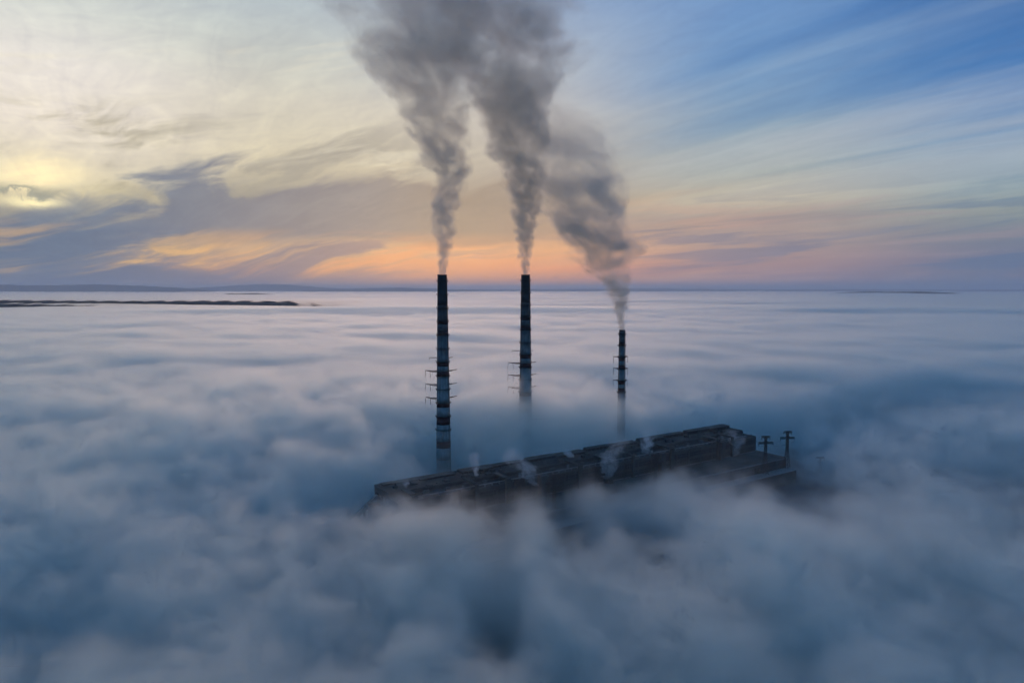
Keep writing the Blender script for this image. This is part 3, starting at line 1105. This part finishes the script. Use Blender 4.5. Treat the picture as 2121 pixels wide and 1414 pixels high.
# ------------------------------------------------------------------ smoke
def plume(name, label, Y, pts, vox, material, seed, dens0, drift=40.0, lo_pad=10, category='smoke', expo=1.0, turb=1.15, group=None, puffs=0.0):
    """pts: [(px, py, width in photograph pixels, thickness)] from the mouth upwards, at depth Y."""
    P = []
    for px, py, w, k in pts:
        p = at(px, py, Y)
        P.append((p.x, p.z, w / 2 / FPX * Y, k))
    z0, z1 = P[0][1], P[-1][1]
    xs = [p[0] for p in P]
    rm = max(p[2] for p in P)
    # self-similar coordinate along the plume
    S = [0.0]
    for a, b in zip(P, P[1:]):
        S.append(S[-1] + (b[1] - a[1]) / ((a[2] + b[2]) / 2))
    r0 = P[0][2]

    def dens(g, x, y, z):
        cx = z.curve([(p[1], p[0]) for p in P])
        r = z.curve([(p[1], p[2]) for p in P]).max(0.5)
        s = z.curve([(p[1], q) for p, q in zip(P, S)])
        k = z.curve([(p[1], p[3]) for p in P]).max(0.0)
        cyv = (z - z0) * (drift / max(1, z1 - z0)) + Y
        lx = (x - cx) / r
        ly = (y - cyv) / r
        b = g.comb(lx + seed * 3.1, ly, s * 1.0 + seed)
        w = g.noise(b, 0.8, 3, 0.5, color=True)
        ax = lx + w[0] * 1.5 * turb
        ay = ly + w[1] * 1.5 * turb
        az_ = s + w[2] * 1.2 * turb
        c2 = g.comb(ax + seed, ay, az_)
        f1 = g.noise(c2, 1.4, 7, 0.64, 0.2)
        rr = (ax * ax + ay * ay).sqrt() * z.ramp(z0, z0 + r0 * 22, 1.12, 0.82)
        near = z.ramp(z0 - 1, z0 + r0 * 5, 0.35, 1.0)
        d = 1.0 - (rr * near + (lx * lx + ly * ly).sqrt() * (1.0 - near)) + (f1 - 0.5) * 1.9 * near
        core = d.ramp(0.0, 0.32)
        body = core * (f1.ramp(0.37, 0.61) * 0.88 + 0.12)
        veil = (1.25 - (lx * lx + ly * ly).sqrt()).ramp(0.0, 1.1) * f1 * 0.15
        amt = body + veil * near
        thick = (r * (1.0 / r0)) ** (-expo)
        if puffs:
            pf = g.noise(g.comb(lx * 0.35 + 3.0, ly * 0.35, s * 1.15 + seed), 1.0, 2, 0.5).ramp(0.38, 0.6)
            pk = z.ramp(z0 + 8, z0 + 45) * puffs
            amt = amt * (pf * pk + (1.0 - pk))
        fade = z.ramp(z0 - 0.6, z0 + 1.2) * z.ramp(z1, z1 - (z1 - z0) * 0.12)
        return amt * thick * k * fade * dens0
    pad = rm * 1.7
    lo = (min(xs) - pad, Y - pad, z0 - 3)
    hi = (max(xs) + pad, Y + drift + pad, z1)
    o = volume_object(name, lo, hi, vox, dens, material, vox * 2.0)
    tag(o, label, category, group)
    return o


def build_smoke():
    sm = fog_mat('flue_smoke', (0.825, 0.79, 0.72), 0.35, 1.0)
    L = [(916, 569, 17, 1), (917, 545, 24, 1), (918, 510, 34, 1), (917, 470, 44, 1), (914, 435, 50, 1.0), (924, 405, 54, 0.8), (930, 370, 64, 0.85), (920, 320, 84, 1.0), (908, 280, 98, 0.85),
         (900, 235, 118, 0.8), (896, 190, 140, 0.9), (890, 145, 178, 1.0), (880, 100, 214, 1.0), (868, 55, 236, 0.95), (856, 10, 254, 0.85), (820, -50, 330, 0.8), (800, -130, 350, 0.7), (780, -220, 370, 0.5)]
    M = [(1088, 569, 14, 1), (1088, 545, 21, 1), (1088, 510, 32, 1), (1087, 470, 42, 1.1), (1088, 430, 50, 1.2), (1090, 385, 62, 1.1), (1082, 340, 84, 1.15), (1074, 290, 106, 1.15), (1068, 240, 124, 1.1),
         (1064, 190, 150, 1.1), (1060, 145, 184, 1.15), (1052, 100, 216, 1.15), (1046, 55, 220, 1.05), (1030, 10, 250, 0.9), (1010, -50, 290, 0.8), (990, -130, 330, 0.7), (970, -220, 360, 0.5)]
    N = [(1288, 683, 10, 1), (1287, 660, 18, 1), (1284, 635, 30, 1.1), (1279, 600, 48, 1.2), (1268, 575, 62, 0.9), (1262, 548, 84, 0.8), (1262, 520, 110, 1.1), (1248, 490, 124, 1.2), (1230, 455, 134, 0.9), (1220, 420, 146, 0.9),
         (1216, 380, 164, 1.0), (1200, 345, 176, 0.75), (1174, 310, 180, 0.55), (1146, 270, 180, 0.32), (1115, 230, 180, 0.18), (1080, 180, 170, 0.08), (1050, 120, 160, 0.02)]
    plume('smoke_plume', 'dark grey smoke plume rising from the left chimney and leaning left at the top', 780, L, 2.5, sm, 1.0, 0.27, category='smoke', group='smoke plumes of the three chimneys')
    plume('smoke_plume', 'thickest dark smoke column, rising straight from the middle chimney', 853, M, 2.5, sm, 5.0, 0.33, category='smoke', group='smoke plumes of the three chimneys')
    plume('smoke_plume', 'thin brownish puffs of smoke drifting left from the short right chimney', 875, N, 2.2, sm, 9.0, 0.58, category='smoke', group='smoke plumes of the three chimneys', turb=1.4, puffs=0.6)


def build_steam():
    st = fog_mat('white_steam', (0.97, 0.975, 0.98), 0.3, 1.0)
    spots = [
        (645, [(986, 985, 5, 1), (985, 970, 8, 1), (983, 955, 12, .7), (984, 938, 18, .4)], 'thin upright steam jet over the left half of the station roof', 3.0, 0.35),
        (660, [(1112, 1006, 8, .5), (1098, 990, 22, 1), (1086, 972, 34, 1), (1072, 954, 30, 1), (1061, 938, 22, 1), (1056, 925, 18, .5)], 'largest ragged steam cloud leaning left in the middle of the station', 3.0, 0.13),
        (735, [(1184, 950, 6, 1), (1180, 941, 12, 1), (1176, 932, 16, .6), (1174, 922, 20, .3)], 'tiny steam puff on the roofline above the faint pylon', 3.0, 0.3),
        (705, [(1254, 992, 8, .4), (1260, 972, 24, 1), (1264, 950, 32, 1), (1274, 932, 26, .8), (1284, 918, 22, .5), (1288, 905, 22, .2)], 'broad bluish steam wisp across the wall right of centre', 3.0, 0.11),
        (770, [(1339, 955, 6, .7), (1339, 938, 11, 1), (1341, 918, 14, 1), (1343, 900, 18, .5), (1346, 880, 24, .2)], 'narrow upright steam jet before the tallest part of the roofline', 3.0, 0.22),
        (835, [(1516, 944, 10, .4), (1520, 930, 22, 1), (1516, 915, 30, 1), (1522, 902, 26, .7), (1518, 890, 24, .3)], 'steam curling over the right end of the power station roof', 3.0, 0.09),
        (618, [(842, 1010, 4, 1), (841, 1003, 8, 1), (842, 996, 9, .8), (843, 990, 10, .2)], 'smallest steam puff on the dark left part of the station', 2.0, 0.35),
    ]
    for Y, pts, lab, vox, dn in spots:
        pts = [(a, b, c * 1.35 + 2, d * 1.2) for a, b, c, d in pts]
        plume('steam_wisp', lab, Y, pts, 0.95, st, Y * 0.13, dn, drift=0.0, category='steam', expo=0.7, turb=3.2, group='steam wisps over the power station')


def build_haze():
    bm = bmesh.new()
    bmesh.ops.create_cube(bm, size=1, matrix=Matrix.Translation((0, 49000, 370)) @ Matrix.Diagonal((214000, 106000, 742 + 0, 1)))
    m = fog_mat('haze_air', (0.74, 0.85, 0.97), 0.3, HAZE)
    m.node_tree.nodes['Principled Volume'].inputs['Density Attribute'].default_value = ''
    tag(obj('haze', bm, m), kind='stuff')


HAZE = 2.6e-5
build_fog()
build_fog_sea()
build_smoke()
build_steam()
if HAZE: build_haze()
